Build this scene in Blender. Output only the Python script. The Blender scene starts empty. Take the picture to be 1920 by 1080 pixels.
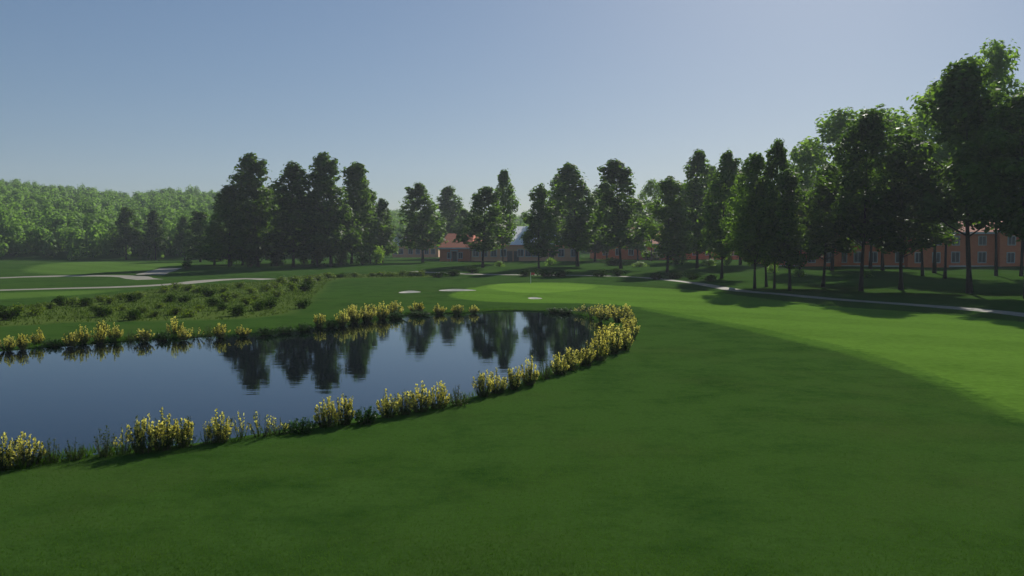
import bpy, math, random
import numpy as np
from mathutils import Vector, Matrix
from mathutils.geometry import delaunay_2d_cdt

R = math.radians
SC = bpy.context.scene
COL = SC.collection
random.seed(7)

# ------------------------------------------------------------------ camera
F = 1663.0            # focal length in photograph pixels (1920 wide)
HORIZON = 468.0
CAM_Z = 4.0
PITCH = math.atan((540 - HORIZON) / F)
cam_data = bpy.data.cameras.new('camera')
cam_data.sensor_width = 36.0
cam_data.lens = 36.0 * F / 1920.0
cam_data.clip_start = 0.1
cam_data.clip_end = 6000
cam = bpy.data.objects.new('camera', cam_data)
COL.objects.link(cam)
cam.location = (0, 0, CAM_Z)
cam.rotation_euler = (R(90) - PITCH, 0, 0)
SC.camera = cam

# ------------------------------------------------------------------ sky, sun, exposure
SUN_EL, SUN_AZ = 27.0, 20.0        # azimuth measured from +Y towards +X
world = bpy.data.worlds.new('World')
SC.world = world
world.use_nodes = True
wn = world.node_tree.nodes
wl = world.node_tree.links
bg = wn['Background']
sky = wn.new('ShaderNodeTexSky')
sky.sky_type = 'NISHITA'
sky.sun_disc = False
sky.sun_elevation = R(SUN_EL)
sky.sun_rotation = R(SUN_AZ)
sky.altitude = 0
sky.air_density = 1.0
sky.dust_density = 0.4
sky.ozone_density = 2.0
sg = wn.new('ShaderNodeGamma'); sg.inputs[1].default_value = .67
wl.new(sky.outputs[0], sg.inputs[0])
sm = wn.new('ShaderNodeMix'); sm.data_type = 'RGBA'; sm.blend_type = 'MULTIPLY'; sm.inputs[0].default_value = 1
sm.inputs[7].default_value = (.885, .995, 1.165, 1)
sh = wn.new('ShaderNodeHueSaturation'); sh.inputs['Saturation'].default_value = 1.2
wl.new(sg.outputs[0], sh.inputs['Color'])
wl.new(sh.outputs[0], sm.inputs[6])
wl.new(sm.outputs[2], bg.inputs[0])
bg.inputs[1].default_value = 0.094

sl = bpy.data.lights.new('sun', 'SUN')
sl.energy = 5.0
sl.angle = R(0.5)
sl.color = (1.0, 0.95, 0.86)
sun = bpy.data.objects.new('sun', sl)
COL.objects.link(sun)
sd = Vector((math.sin(R(SUN_AZ)) * math.cos(R(SUN_EL)), math.cos(R(SUN_AZ)) * math.cos(R(SUN_EL)), math.sin(R(SUN_EL))))
sun.rotation_euler = sd.to_track_quat('Z', 'Y').to_euler()
sun.location = (30, 100, 80)

SC.view_settings.view_transform = 'Standard'
SC.view_settings.look = 'None'
SC.view_settings.gamma = 1
SC.view_settings.exposure = 0.08
SC.cycles.max_bounces = 6
SC.cycles.transmission_bounces = 4
SC.cycles.diffuse_bounces = 3
SC.cycles.glossy_bounces = 3
SC.cycles.volume_bounces = 0
SC.cycles.use_denoising = True

# ------------------------------------------------------------------ terrain function
_TY = np.array([-3000, 0, 72, 90, 110, 130, 150, 175, 200, 240, 300, 420, 3000.])
_TZ = np.array([0, 0, 0, .08, .28, .68, 1.10, 1.38, 1.60, 1.85, 2.0, 2.1, 2.1])
_RX = np.array([-1500, 0, 100, 200, 250, 320, 410, 520, 700, 760, 900, 1200, 1500, 2000, 3000.])
_RYT = np.array([362, 352, 358, 366, 371, 361, 362, 375, 392, 397, 402, 412, 425, 430, 430.])
BUMPS = []            # (x, y, rx, ry, height): bunker lips and mounds

def sstep(a, b, x):
    t = np.clip((x - a) / (b - a), 0, 1)
    return t * t * (3 - 2 * t)

def height(x, y):
    x = np.asarray(x, float); y = np.asarray(y, float)
    z = np.interp(y, _TY, _TZ)
    k = sstep(60, 130, y)
    z = z + k * (0.10 * np.sin(x * .11 + .6) * np.sin(y * .07) + 0.07 * np.sin(x * .23 + y * .17))
    kr = sstep(14, 30, x) * (1 - k) * sstep(10, 40, y)
    z = z + kr * (0.10 * np.sin(x * .19 + 1.) * np.sin(y * .13 + .5))
    px = 960 + F * x / np.maximum(y, 1)
    yt = np.interp(px, _RX, _RYT)
    d = np.hypot(x, y)
    zr = CAM_Z + (HORIZON - yt) / F * 520 - 9.5
    st = np.where(px < 640, 226, 280)
    hill = zr * np.clip((d - st) / (525 - st), 0, 1) ** .9 * sstep(620, 530, d)
    hill = np.where((y > 50) & (zr > 0), hill, 0)
    z = z + hill * sstep(100, 200, y)
    for (bx, by, rx, ry, h) in BUMPS:
        q = ((x - bx) / rx) ** 2 + ((y - by) / ry) ** 2
        z = z + h * np.exp(-q * 1.5)
    return z

def ray(px, py):
    u = (px - 960) / F; v = (540 - py) / F
    c, s = math.cos(PITCH), math.sin(PITCH)
    return (u, c + v * s, -s + v * c)

def at(px, py):
    """ground point seen at a photograph pixel"""
    d = ray(px, py)
    t, step = 3.0, 1.5
    while t < 900:
        t2 = t + max(.5, t * .02)
        if CAM_Z + d[2] * t2 < float(height(d[0] * t2, d[1] * t2)):
            lo, hi = t, t2
            for _ in range(18):
                m = (lo + hi) / 2
                if CAM_Z + d[2] * m < float(height(d[0] * m, d[1] * m)): hi = m
                else: lo = m
            return (d[0] * hi, d[1] * hi, float(height(d[0] * hi, d[1] * hi)))
        t = t2
    return (d[0] * t, d[1] * t, float(height(d[0] * t, d[1] * t)))

def at_dist(px, D):
    """ground point in the direction of a photograph column, D metres ahead"""
    x = (px - 960) / F * D
    return (x, D, float(height(x, D)))

def z_of(py, D):
    """height of what is seen at row py when D metres ahead"""
    d = ray(960, py)
    return CAM_Z + d[2] * D / d[1]

# ------------------------------------------------------------------ object helpers
def tag(o, label=None, cat=None, group=None, kind=None):
    if label: o['label'] = label
    if cat: o['category'] = cat
    if group: o['group'] = group
    if kind: o['kind'] = kind
    return o

def empty(name, loc, rz=0.0, scale=(1, 1, 1)):
    o = bpy.data.objects.new(name, None)
    o.empty_display_size = .3
    o.location = loc
    o.rotation_euler = (0, 0, rz)
    o.scale = scale
    COL.objects.link(o)
    return o

def link(name, me, parent=None):
    o = bpy.data.objects.new(name, me)
    COL.objects.link(o)
    if parent: o.parent = parent
    return o

def mesh_np(name, V, Fq, mat, smooth=False):
    """V (n,3), Fq (m,k) with one face size k"""
    V = np.ascontiguousarray(V, dtype=np.float32); Fq = np.ascontiguousarray(Fq, dtype=np.int32)
    me = bpy.data.meshes.new(name)
    m, k = Fq.shape
    me.vertices.add(len(V)); me.vertices.foreach_set('co', V.ravel())
    me.loops.add(m * k); me.loops.foreach_set('vertex_index', Fq.ravel())
    me.polygons.add(m)
    me.polygons.foreach_set('loop_start', np.arange(0, m * k, k, dtype=np.int32))
    if smooth: me.polygons.foreach_set('use_smooth', np.ones(m, dtype=bool))
    me.materials.append(mat)
    me.update(calc_edges=True)
    return me

class MB:
    """collects boxes, tubes and loose faces for one mesh"""
    def __init__(self): self.v = []; self.f = []
    def add(self, vs, fs):
        n = len(self.v); self.v += [tuple(p) for p in vs]; self.f += [tuple(i + n for i in f) for f in fs]
    def box(self, x0, x1, y0, y1, z0, z1):
        self.add([(x0, y0, z0), (x1, y0, z0), (x1, y1, z0), (x0, y1, z0), (x0, y0, z1), (x1, y0, z1), (x1, y1, z1), (x0, y1, z1)],
                 [(0, 3, 2, 1), (4, 5, 6, 7), (0, 1, 5, 4), (1, 2, 6, 5), (2, 3, 7, 6), (3, 0, 4, 7)])
    def tube(self, pts, rads, n=8):
        pts = [Vector(p) for p in pts]
        rings = []
        for i, p in enumerate(pts):
            a = pts[max(i - 1, 0)]; b = pts[min(i + 1, len(pts) - 1)]
            d = (b - a).normalized()
            s = d.cross(Vector((.31, .95, .05))).normalized(); t = d.cross(s)
            rings.append([p + (s * math.cos(2 * math.pi * j / n) + t * math.sin(2 * math.pi * j / n)) * rads[i] for j in range(n)])
        vs = [q for r_ in rings for q in r_]
        fs = [(i * n + j, i * n + (j + 1) % n, (i + 1) * n + (j + 1) % n, (i + 1) * n + j) for i in range(len(pts) - 1) for j in range(n)]
        fs.append(tuple(range(n))[::-1]); fs.append(tuple(range((len(pts) - 1) * n, len(pts) * n)))
        self.add(vs, fs)
    def mesh(self, name, mat, smooth=False):
        me = bpy.data.meshes.new(name)
        me.from_pydata(self.v, [], self.f)
        if smooth: me.polygons.foreach_set('use_smooth', [True] * len(self.f))
        me.materials.append(mat); me.update()
        return me
    def build(self, name, mat, parent=None, smooth=False):
        return link(name, self.mesh(name, mat, smooth), parent)

# ------------------------------------------------------------------ materials
def newmat(name):
    m = bpy.data.materials.new(name); m.use_nodes = True
    n = m.node_tree.nodes; l = m.node_tree.links
    return m, n, l, n['Principled BSDF']

def ramp(n, stops, fac=None, l=None):
    r = n.new('ShaderNodeValToRGB')
    e = r.color_ramp.elements
    while len(e) > 2: e.remove(e[-1])
    for i, (p, c) in enumerate(stops):
        q = e[i] if i < 2 else e.new(p)
        q.position = p; q.color = (*c, 1)
    if fac is not None: l.new(fac, r.inputs[0])
    return r

def noise(n, l, scale, detail=3, rough=.55, vec=None, dist=0):
    t = n.new('ShaderNodeTexNoise')
    t.inputs['Scale'].default_value = scale; t.inputs['Detail'].default_value = detail
    t.inputs['Roughness'].default_value = rough; t.inputs['Distortion'].default_value = dist
    if vec is not None: l.new(vec, t.inputs['Vector'])
    return t

def mixc(n, l, a, b, fac, mode='MIX'):
    m = n.new('ShaderNodeMix'); m.data_type = 'RGBA'; m.blend_type = mode
    for sock, val in ((m.inputs[0], fac), (m.inputs[6], a), (m.inputs[7], b)):
        if hasattr(val, 'links'): l.new(val, sock)
        elif isinstance(val, (int, float)): sock.default_value = val
        else: sock.default_value = (*val, 1)
    return m.outputs[2]

def turf_all():
    """one turf for the whole course; the weights say how each spot is mown and blend over about a metre at the edges"""
    m, n, l, b = newmat('turf')
    tc = n.new('ShaderNodeTexCoord'); P = tc.outputs['Object']
    big = noise(n, l, .07, 4, .6, P); mid = noise(n, l, .55, 5, .62, P); sm = noise(n, l, 3.2, 4, .65, P); fin = noise(n, l, 38., 2, .7, P)
    def math_(op, a, b_, c=None):
        q = n.new('ShaderNodeMath'); q.operation = op
        for k, v in enumerate((a, b_, c)):
            if v is None: continue
            if hasattr(v, 'links'): l.new(v, q.inputs[k])
            else: q.inputs[k].default_value = v
        return q.outputs[0]
    v = math_('MULTIPLY_ADD', big.outputs[0], .55, math_('MULTIPLY_ADD', sm.outputs[0], .45, math_('MULTIPLY_ADD', mid.outputs[0], .75, .08)))
    def two(d, c): return ramp(n, [(.62, d), (1.28 - .28, c)], v, l).outputs[0]
    col = two((.014, .045, .007), (.045, .097, .018))
    yn = noise(n, l, .16, 5, .7, P); yr = ramp(n, [(.50, (0, 0, 0)), (.75, (.8, .8, .8))], yn.outputs[0], l)
    col = mixc(n, l, col, (.054, .088, .021), yr.outputs[0])
    sp = ramp(n, [(.25, (.78, .78, .78)), (.75, (1.2, 1.2, 1.2))], fin.outputs[0], l)
    col = mixc(n, l, col, sp.outputs[0], .8, 'MULTIPLY')
    gr = noise(n, l, 11., 3, .75, P); gp = ramp(n, [(.3, (.80, .80, .80)), (.7, (1.2, 1.2, 1.2))], gr.outputs[0], l)
    col = mixc(n, l, col, gp.outputs[0], .8, 'MULTIPLY')
    w = n.new('ShaderNodeTexWave'); w.wave_type = 'BANDS'; w.bands_direction = 'DIAGONAL'; w.inputs['Scale'].default_value = .055; w.inputs['Distortion'].default_value = 1.2; w.inputs['Detail'].default_value = 2
    w.inputs['Detail Scale'].default_value = .3
    l.new(P, w.inputs['Vector'])
    wr = ramp(n, [(.35, (.955, .955, .955)), (.65, (1.045, 1.045, 1.045))], w.outputs[0], l)
    sp2 = ramp(n, [(.3, (.90, .90, .90)), (.7, (1.09, 1.09, 1.09))], sm.outputs[0], l)
    for att, d, c, mow in (('w_scrub', (.042, .080, .016), (.090, .132, .030), 0), ('w_far', (.062, .135, .020), (.092, .17, .032), 1), ('w_cut', (.052, .122, .014), (.076, .155, .022), 1),
                           ('w_fair', (.076, .158, .018), (.108, .21, .028), 1), ('w_green', (.118, .225, .027), (.150, .275, .036), 1)):
        a = n.new('ShaderNodeAttribute'); a.attribute_name = att
        e = math_('MULTIPLY_ADD', math_('SUBTRACT', sm.outputs[0], .5), .7, a.outputs['Fac'])
        r = ramp(n, [(.3, (0, 0, 0)), (.7, (1, 1, 1))], e, l)
        cc = two(d, c)
        if mow: cc = mixc(n, l, mixc(n, l, cc, wr.outputs[0], 1., 'MULTIPLY'), sp2.outputs[0], 1., 'MULTIPLY')
        gate = math_('MULTIPLY', r.outputs[0], math_('GREATER_THAN', a.outputs['Fac'], .004))
        col = mixc(n, l, col, cc, gate)
    l.new(col, b.inputs['Base Color'])
    b.inputs['Roughness'].default_value = .95
    b.inputs['Specular IOR Level'].default_value = 0.0
    bp = n.new('ShaderNodeBump'); bp.inputs['Strength'].default_value = .3; bp.inputs['Distance'].default_value = .02
    l.new(fin.outputs[0], bp.inputs['Height']); l.new(bp.outputs[0], b.inputs['Normal'])
    return m

def leafmat(name, dark, light, trans=.35, patch=.25, rough=.6, spec=.12, tl=(1.1, 1.15, .5)):
    m, n, l, b = newmat(name)
    geo = n.new('ShaderNodeNewGeometry')
    oi = n.new('ShaderNodeObjectInfo')
    tc = n.new('ShaderNodeTexCoord')
    nz = noise(n, l, patch, 3, .6, tc.outputs['Object'])
    a = n.new('ShaderNodeMath'); a.operation = 'MULTIPLY_ADD'
    l.new(geo.outputs['Random Per Island'], a.inputs[0]); a.inputs[1].default_value = .55
    s = n.new('ShaderNodeMath'); s.operation = 'SUBTRACT'
    l.new(nz.outputs[0], s.inputs[0]); s.inputs[1].default_value = .28
    l.new(s.outputs[0], a.inputs[2])
    a2 = n.new('ShaderNodeMath'); a2.operation = 'MULTIPLY_ADD'
    l.new(oi.outputs['Random'], a2.inputs[0]); a2.inputs[1].default_value = .25; l.new(a.outputs[0], a2.inputs[2])
    r = ramp(n, [(.1, dark), (.95, light)], a2.outputs[0], l)
    l.new(r.outputs[0], b.inputs['Base Color'])
    b.inputs['Roughness'].default_value = rough
    b.inputs['Specular IOR Level'].default_value = spec
    tr = n.new('ShaderNodeBsdfTranslucent')
    tcol = mixc(n, l, r.outputs[0], tl, 1.0, 'MULTIPLY')
    l.new(tcol, tr.inputs[0])
    mix = n.new('ShaderNodeMixShader'); mix.inputs[0].default_value = trans
    l.new(b.outputs[0], mix.inputs[1]); l.new(tr.outputs[0], mix.inputs[2])
    l.new(mix.outputs[0], n['Material Output'].inputs[0])
    return m

def plain(name, c1, c2, scale=3., rough=.8, bump=0., stripes=None, metallic=0.):
    m, n, l, b = newmat(name)
    tc = n.new('ShaderNodeTexCoord')
    nz = noise(n, l, scale, 5, .65, tc.outputs['Object'])
    r = ramp(n, [(.3, c1), (.7, c2)], nz.outputs[0], l)
    c = r.outputs[0]
    h = nz.outputs[0]
    if stripes:
        axis, freq, amt = stripes
        w = n.new('ShaderNodeTexWave'); w.wave_type = 'BANDS'; w.bands_direction = axis; w.wave_profile = 'SAW'
        w.inputs['Scale'].default_value = freq; w.inputs['Distortion'].default_value = .3
        l.new(tc.outputs['Object'], w.inputs['Vector'])
        wr = ramp(n, [(0, (1 - amt,) * 3), (.25, (1, 1, 1))], w.outputs[0], l)
        c = mixc(n, l, c, wr.outputs[0], 1.0, 'MULTIPLY')
    l.new(c, b.inputs['Base Color'])
    b.inputs['Roughness'].default_value = rough
    b.inputs['Metallic'].default_value = metallic
    if bump:
        bp = n.new('ShaderNodeBump'); bp.inputs['Strength'].default_value = bump; bp.inputs['Distance'].default_value = .05
        l.new(h, bp.inputs['Height']); l.new(bp.outputs[0], b.inputs['Normal'])
    return m

M = {}
M['turf'] = turf_all()
M['sand'] = plain('bunker_sand', (.42, .40, .33), (.54, .51, .43), 2., .95, .2)
M['concrete'] = plain('path_concrete', (.15, .138, .105), (.28, .255, .19), 1.2, .9, .1)
M['bark'] = plain('bark', (.022, .017, .012), (.055, .042, .030), 6., .9, .6)
M['leaf'] = leafmat('leaf_dark', (.020, .052, .008), (.110, .205, .032), .5, tl=(2.3, 2.2, .9))
M['leaf_deep'] = leafmat('leaf_deep', (.015, .042, .008), (.090, .172, .028), .46, tl=(2.3, 2.2, .9))
M['leaf_bright'] = leafmat('leaf_bright', (.085, .165, .024), (.19, .31, .06), .55, tl=(1.7, 1.7, .8))
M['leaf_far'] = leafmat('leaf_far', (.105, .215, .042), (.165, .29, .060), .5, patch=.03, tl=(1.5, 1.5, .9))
M['leaf_bush'] = leafmat('leaf_bush', (.034, .070, .011), (.14, .205, .032), .5, patch=1.5, tl=(1.6, 1.6, .7))
M['leaf_shrub'] = leafmat('leaf_shrub', (.022, .040, .010), (.085, .125, .030), .4, patch=3.)
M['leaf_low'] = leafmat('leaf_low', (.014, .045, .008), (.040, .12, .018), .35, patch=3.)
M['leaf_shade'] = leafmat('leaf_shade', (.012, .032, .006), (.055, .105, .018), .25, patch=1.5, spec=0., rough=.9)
M['petal'] = leafmat('petal', (.72, .63, .075), (.92, .87, .27), .5, patch=4., tl=(1., 1., .75))
M['stem'] = plain('stem', (.05, .045, .02), (.11, .09, .045), 20, .8)
M['blade'] = leafmat('grass_blade', (.020, .062, .008), (.058, .128, .017), .5, patch=.5, spec=0., tl=(1.35, 1.3, .8))
M['tuft'] = leafmat('tuft_blade', (.034, .072, .014), (.085, .13, .026), .35, patch=.4, spec=0.)
M['brick'] = plain('brick_wall', (.66, .185, .075), (.74, .25, .11), 1.5, .85, .2, ('Z', 2.2, .22))
M['tan'] = plain('tan_wall', (.74, .36, .19), (.80, .45, .26), .35, .85, .1, ('Z', 2.0, .15))
M['roof_tile'] = plain('terracotta_roof', (.62, .13, .036), (.74, .20, .065), 2.2, .8, .3, ('Y', 1.6, .35))
M['roof_white'] = plain('white_roof', (.66, .68, .62), (.78, .79, .74), 1.2, .6, .05, ('X', .9, .12))
M['trim'] = plain('white_trim', (.52, .51, .49), (.62, .61, .58), 3., .6)
M['glass'] = plain('window_glass', (.035, .045, .06), (.06, .08, .10), .8, .12)
M['door'] = plain('door_paint', (.08, .06, .05), (.12, .09, .07), 3., .5)
M['pole'] = plain('pole_paint', (.78, .76, .70), (.82, .80, .76), 5., .4)
M['flag'] = plain('flag_cloth', (.55, .05, .06), (.65, .08, .08), 8., .8)
M['stone'] = plain('rock_stone', (.34, .32, .28), (.50, .47, .41), 4., .9, .6)

# ------------------------------------------------------------------ outlines on the ground (photograph pixels -> ground points)
def catmull(P, step=1.0, closed=True):
    P = [np.array(p[:2], float) for p in P]
    n = len(P); out = []
    rng = range(n) if closed else range(n - 1)
    for i in rng:
        p0 = P[(i - 1) % n] if closed else P[max(i - 1, 0)]
        p1 = P[i]; p2 = P[(i + 1) % n]
        p3 = P[(i + 2) % n] if closed else P[min(i + 2, n - 1)]
        k = max(2, int(np.linalg.norm(p2 - p1) / step))
        for j in range(k):
            t = j / k
            out.append(.5 * ((2 * p1) + (-p0 + p2) * t + (2 * p0 - 5 * p1 + 4 * p2 - p3) * t * t + (-p0 + 3 * p1 - 3 * p2 + p3) * t ** 3))
    if not closed: out.append(P[-1])
    return np.array(out)

def px_poly(L, step=1.0, closed=True):
    return catmull([at(*p) for p in L], step, closed)

def ribbon(L, width, step=2.0):
    c = px_poly(L, step, False)
    d = np.gradient(c, axis=0); d /= np.linalg.norm(d, axis=1)[:, None]
    nrm = np.stack([-d[:, 1], d[:, 0]], 1)
    w = width * (.5 + .03 * np.sin(np.arange(len(c)) * 1.1))[:, None]
    return np.concatenate([c + nrm * w, (c - nrm * w)[::-1]])

def inside(poly, pts):
    x, y = pts[:, 0], pts[:, 1]
    res = np.zeros(len(pts), bool)
    x0, y0 = poly[:, 0], poly[:, 1]; x1, y1 = np.roll(x0, -1), np.roll(y0, -1)
    for a, b, c, d in zip(x0, y0, x1, y1):
        if b == d: continue
        cond = ((b > y) != (d > y))
        res ^= cond & (x < (c - a) * (y - b) / (d - b) + a)
    return res

def dist_to(poly, pts):
    best = np.full(len(pts), 1e9)
    for a, b in zip(poly, np.roll(poly, -1, axis=0)):
        d = b - a; L = max(d @ d, 1e-9)
        t = np.clip(((pts - a) @ d) / L, 0, 1)
        best = np.minimum(best, np.linalg.norm(pts - (a + t[:, None] * d), axis=1))
    return best

POND_PX = [(-260, 912), (-60, 888), (60, 868), (180, 852), (300, 838), (420, 824), (560, 800), (690, 781), (790, 765), (880, 745), (960, 725),
           (1030, 700), (1090, 676), (1140, 655), (1163, 636), (1160, 617), (1130, 602), (1085, 588), (1020, 582.5), (940, 581), (860, 585), (780, 587.5), (720, 593), (660, 601), (600, 610), (520, 618), (440, 624), (350, 630), (240, 636), (120, 645), (0, 654), (-150, 668), (-400, 690), (-520, 760), (-420, 880)]
pond = px_poly(POND_PX, .8)
fairway = px_poly([(845, 552), (880, 542), (925, 533), (985, 530), (1060, 530), (1125, 534), (1250, 541), (1330, 546), (1400, 556), (1560, 574),
                   (1700, 584), (1920, 604), (2200, 640), (2500, 720), (2350, 880), (1920, 775), (1760, 706), (1600, 655), (1480, 627), (1350, 601),
                   (1240, 582), (1180, 574), (1100, 569), (1000, 568), (910, 565), (855, 559)], 1.2)
cut = px_poly([(1300, 590), (1480, 626), (1600, 653), (1760, 703), (1920, 771), (2340, 870), (2350, 905), (1920, 792), (1760, 721), (1600, 668),
               (1480, 638), (1350, 609), (1250, 590), (1200, 579), (1230, 578)], 1.2)
green = px_poly([(915, 537), (945, 532), (1000, 531), (1060, 532), (1115, 536), (1100, 542), (1055, 547), (1000, 549), (955, 547), (925, 542)], .8)
left_fair = px_poly([(50, 508), (80, 496), (160, 490), (260, 492), (345, 493), (340, 500), (280, 506), (200, 512), (120, 514)], 2.)
left_fair2 = px_poly([(-120, 551), (0, 549), (120, 546), (220, 543), (180, 550), (80, 557), (-20, 562), (-120, 566)], 1.5)
paths = [ribbon([(770, 509), (840, 512), (910, 514.5), (1000, 515.5), (1100, 516.5), (1200, 520), (1290, 529), (1345, 538), (1395, 546), (1460, 551), (1560, 560.5), (1680, 569),
                 (1800, 578), (1920, 590), (2150, 622)], 1.8),
         ribbon([(-160, 549), (0, 544), (110, 541), (250, 537), (335, 532), (400, 525.5), (460, 522.5), (505, 524)], 2.6),
         ribbon([(-140, 524), (0, 521), (70, 518.5), (230, 517.5), (262, 522), (282, 524)], 3.4),
         ribbon([(281, 515), (300, 509), (322, 502.5)], 3.6)]
scrub = px_poly([(-80, 600), (0, 577), (120, 566), (250, 548), (330, 538), (430, 531), (500, 527), (600, 515), (800, 512), (810, 519), (640, 523), (600, 545),
                 (560, 580), (470, 596), (380, 600), (260, 602), (120, 605), (0, 612)], 1.5)
BUNK = [(767, 548, 19, 'pale sand bunker short of the flowers, shaped like a small oval'), (856, 544.5, 32, 'long narrow sand bunker'), (1003, 559.5, 14, 'small sand bunker in front of the green')]
bunkers = []
for (bx, by, hw, _) in BUNK:
    c = at(bx, by)
    r = hw / F * c[1]
    a = np.linspace(0, 2 * math.pi, 36, endpoint=False)
    rr = 1 + .10 * np.sin(2 * a + bx) + .07 * np.sin(3 * a + 1)
    poly = np.stack([c[0] + r * rr * np.cos(a), c[1] + (.8 if bx == 1003 else 1.3) * rr * np.sin(a)], 1)
    bunkers.append(poly)
    BUMPS.append((c[0], c[1] + 2.6, r * 1.25, 1.8, .22))

# ------------------------------------------------------------------ the ground sheet, cut along all outlines
def build_ground():
    polys = [pond, fairway, cut, green, left_fair, left_fair2, scrub] + bunkers + paths
    pts, edges = [], []
    for p in polys:
        k = len(pts)
        pts += [tuple(q) for q in p]
        edges += [(k + i, k + (i + 1) % len(p)) for i in range(len(p))]
    # inner rings of the pond bank
    cen = pond.mean(0)
    d = np.roll(pond, -1, 0) - np.roll(pond, 1, 0); d /= np.linalg.norm(d, axis=1)[:, None]
    area = .5 * np.sum(pond[:, 0] * np.roll(pond[:, 1], -1) - np.roll(pond[:, 0], -1) * pond[:, 1])
    nin = np.stack([-d[:, 1], d[:, 0]], 1) * (1 if area > 0 else -1)
    for off in (.35, .9):
        q = pond + nin * off
        ok = inside(pond, q) & (dist_to(pond, q) > off * .8)
        pts += [tuple(v) for v in q[ok]]
    for pl, offs in ((fairway, (-1.3, -.6, .6, 1.3)), (cut, (-.9, .4, -.4)), (green, (-.8, .8)), (scrub, (-2., 2.))):
        dd = np.roll(pl, -1, 0) - np.roll(pl, 1, 0); dd /= np.linalg.norm(dd, axis=1)[:, None]
        nn = np.stack([-dd[:, 1], dd[:, 0]], 1)
        for off in offs: pts += [tuple(v) for v in (pl + nn * off)[::2]]
    for b in bunkers:
        c = b.mean(0)
        for s in (.35, .7, 1.35, 1.8):
            pts += [tuple(c + (v - c) * s) for v in b[::2]]
        g = np.stack(np.meshgrid(np.linspace(-1.6, 1.6, 10) * np.ptp(b[:, 0]) / 2 + c[0], np.linspace(-2.5, 9, 12) + c[1]), -1).reshape(-1, 2)
        pts += [tuple(v) for v in g]
    rad = [2.0]
    while rad[-1] < 120: rad.append(rad[-1] * 1.045)
    while rad[-1] < 640: rad.append(rad[-1] * 1.03)
    while rad[-1] < 3000: rad.append(rad[-1] * 1.3)
    jr = np.random.RandomState(3)
    for i, r in enumerate(rad):
        a = np.concatenate([np.arange(-48, 48.01, 1.3), np.arange(58, 311, 11)]) + (i % 2) * .6
        a = np.radians(a)
        pts += list(zip((r * np.sin(a)).tolist(), (r * np.cos(a)).tolist()))
    pts.append((0., 0.))
    vo, eo, fo, *_ = delaunay_2d_cdt([Vector(p) for p in pts], edges, [], 0, 1e-4)
    P = np.array([(v.x, v.y) for v in vo])
    T = np.array([f for f in fo if len(f) == 3], dtype=np.int32)
    Z = height(P[:, 0], P[:, 1])
    ip = inside(pond, P)
    dp = dist_to(pond, P[ip])
    Z[ip] -= np.minimum(1.4, dp * .8)
    for b in bunkers:
        ib = inside(b, P)
        db = dist_to(b, P[ib])
        Z[ib] -= np.minimum(.16, db * .22)
    a, b_, c_ = P[T[:, 0]], P[T[:, 1]], P[T[:, 2]]
    cr = (b_[:, 0] - a[:, 0]) * (c_[:, 1] - a[:, 1]) - (b_[:, 1] - a[:, 1]) * (c_[:, 0] - a[:, 0])
    T[cr < 0] = T[cr < 0][:, ::-1]
    cen = P[T].mean(1)
    V3 = np.column_stack([P, Z])
    cls = np.zeros(len(T), int)
    for k, group in ((1, [scrub]), (2, [fairway]), (3, [cut]), (4, [green]), (5, [left_fair]), (6, [left_fair2])):
        for p in group: cls[inside(p, cen)] = k
    for k, p in enumerate(paths): cls[inside(p, cen)] = 10 + k
    for k, p in enumerate(bunkers): cls[inside(p, cen)] = 20 + k
    cls[inside(pond, cen)] = 0
    W = {}
    for att, pls, soft in (('w_fair', [fairway], .7), ('w_cut', [cut], .8), ('w_green', [green], .7), ('w_scrub', [scrub], 2.5), ('w_far', [left_fair, left_fair2], 2.5)):
        acc = np.zeros(len(P))
        for pl in pls:
            ins = inside(pl, P); dd = dist_to(pl, P)
            acc = np.maximum(acc, sstep(-soft, soft, np.where(ins, dd, -dd)))
        W[att] = acc
    names = {0: ('ground', 'turf'), 1: ('scrub_ground', 'turf'), 2: ('fairway', 'turf'), 3: ('first_cut', 'turf'), 4: ('putting_green', 'turf'),
             5: ('fairway', 'turf'), 6: ('fairway', 'turf')}
    for k in range(len(paths)): names[10 + k] = ('path', 'concrete')
    for k in range(len(bunkers)): names[20 + k] = ('sand_bunker', 'sand')
    labels = {0: 'dark green rough grass ground round the pond', 1: 'olive rough ground under the scattered scrub bushes', 2: 'bright mown fairway leading to the green',
              3: 'narrow first cut strip along the fairway edge', 4: 'pale bright putting green round the flag', 5: 'distant mown fairway below the wooded hill',
              6: 'mown strip beyond the scrub beside the cart path', 10: 'pale cart path running behind the green under the trees', 11: 'pale cart path just beyond the scrub bushes',
              12: 'pale cart path across the far field', 13: 'short pale path piece leading towards the dark trees'}
    for k in range(len(bunkers)): labels[20 + k] = BUNK[k][3]
    for k in sorted(names):
        t = T[cls == k]
        if not len(t): continue
        u, inv = np.unique(t, return_inverse=True)
        me = mesh_np(names[k][0], V3[u], inv.reshape(-1, 3), M[names[k][1]], True)
        for att in W:
            me.attributes.new(att, 'FLOAT', 'POINT').data.foreach_set('value', np.ascontiguousarray(W[att][u], dtype=np.float32))
        o = link(names[k][0], me)
        tag(o, labels[k], 'ground', kind='structure')
build_ground()

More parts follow.
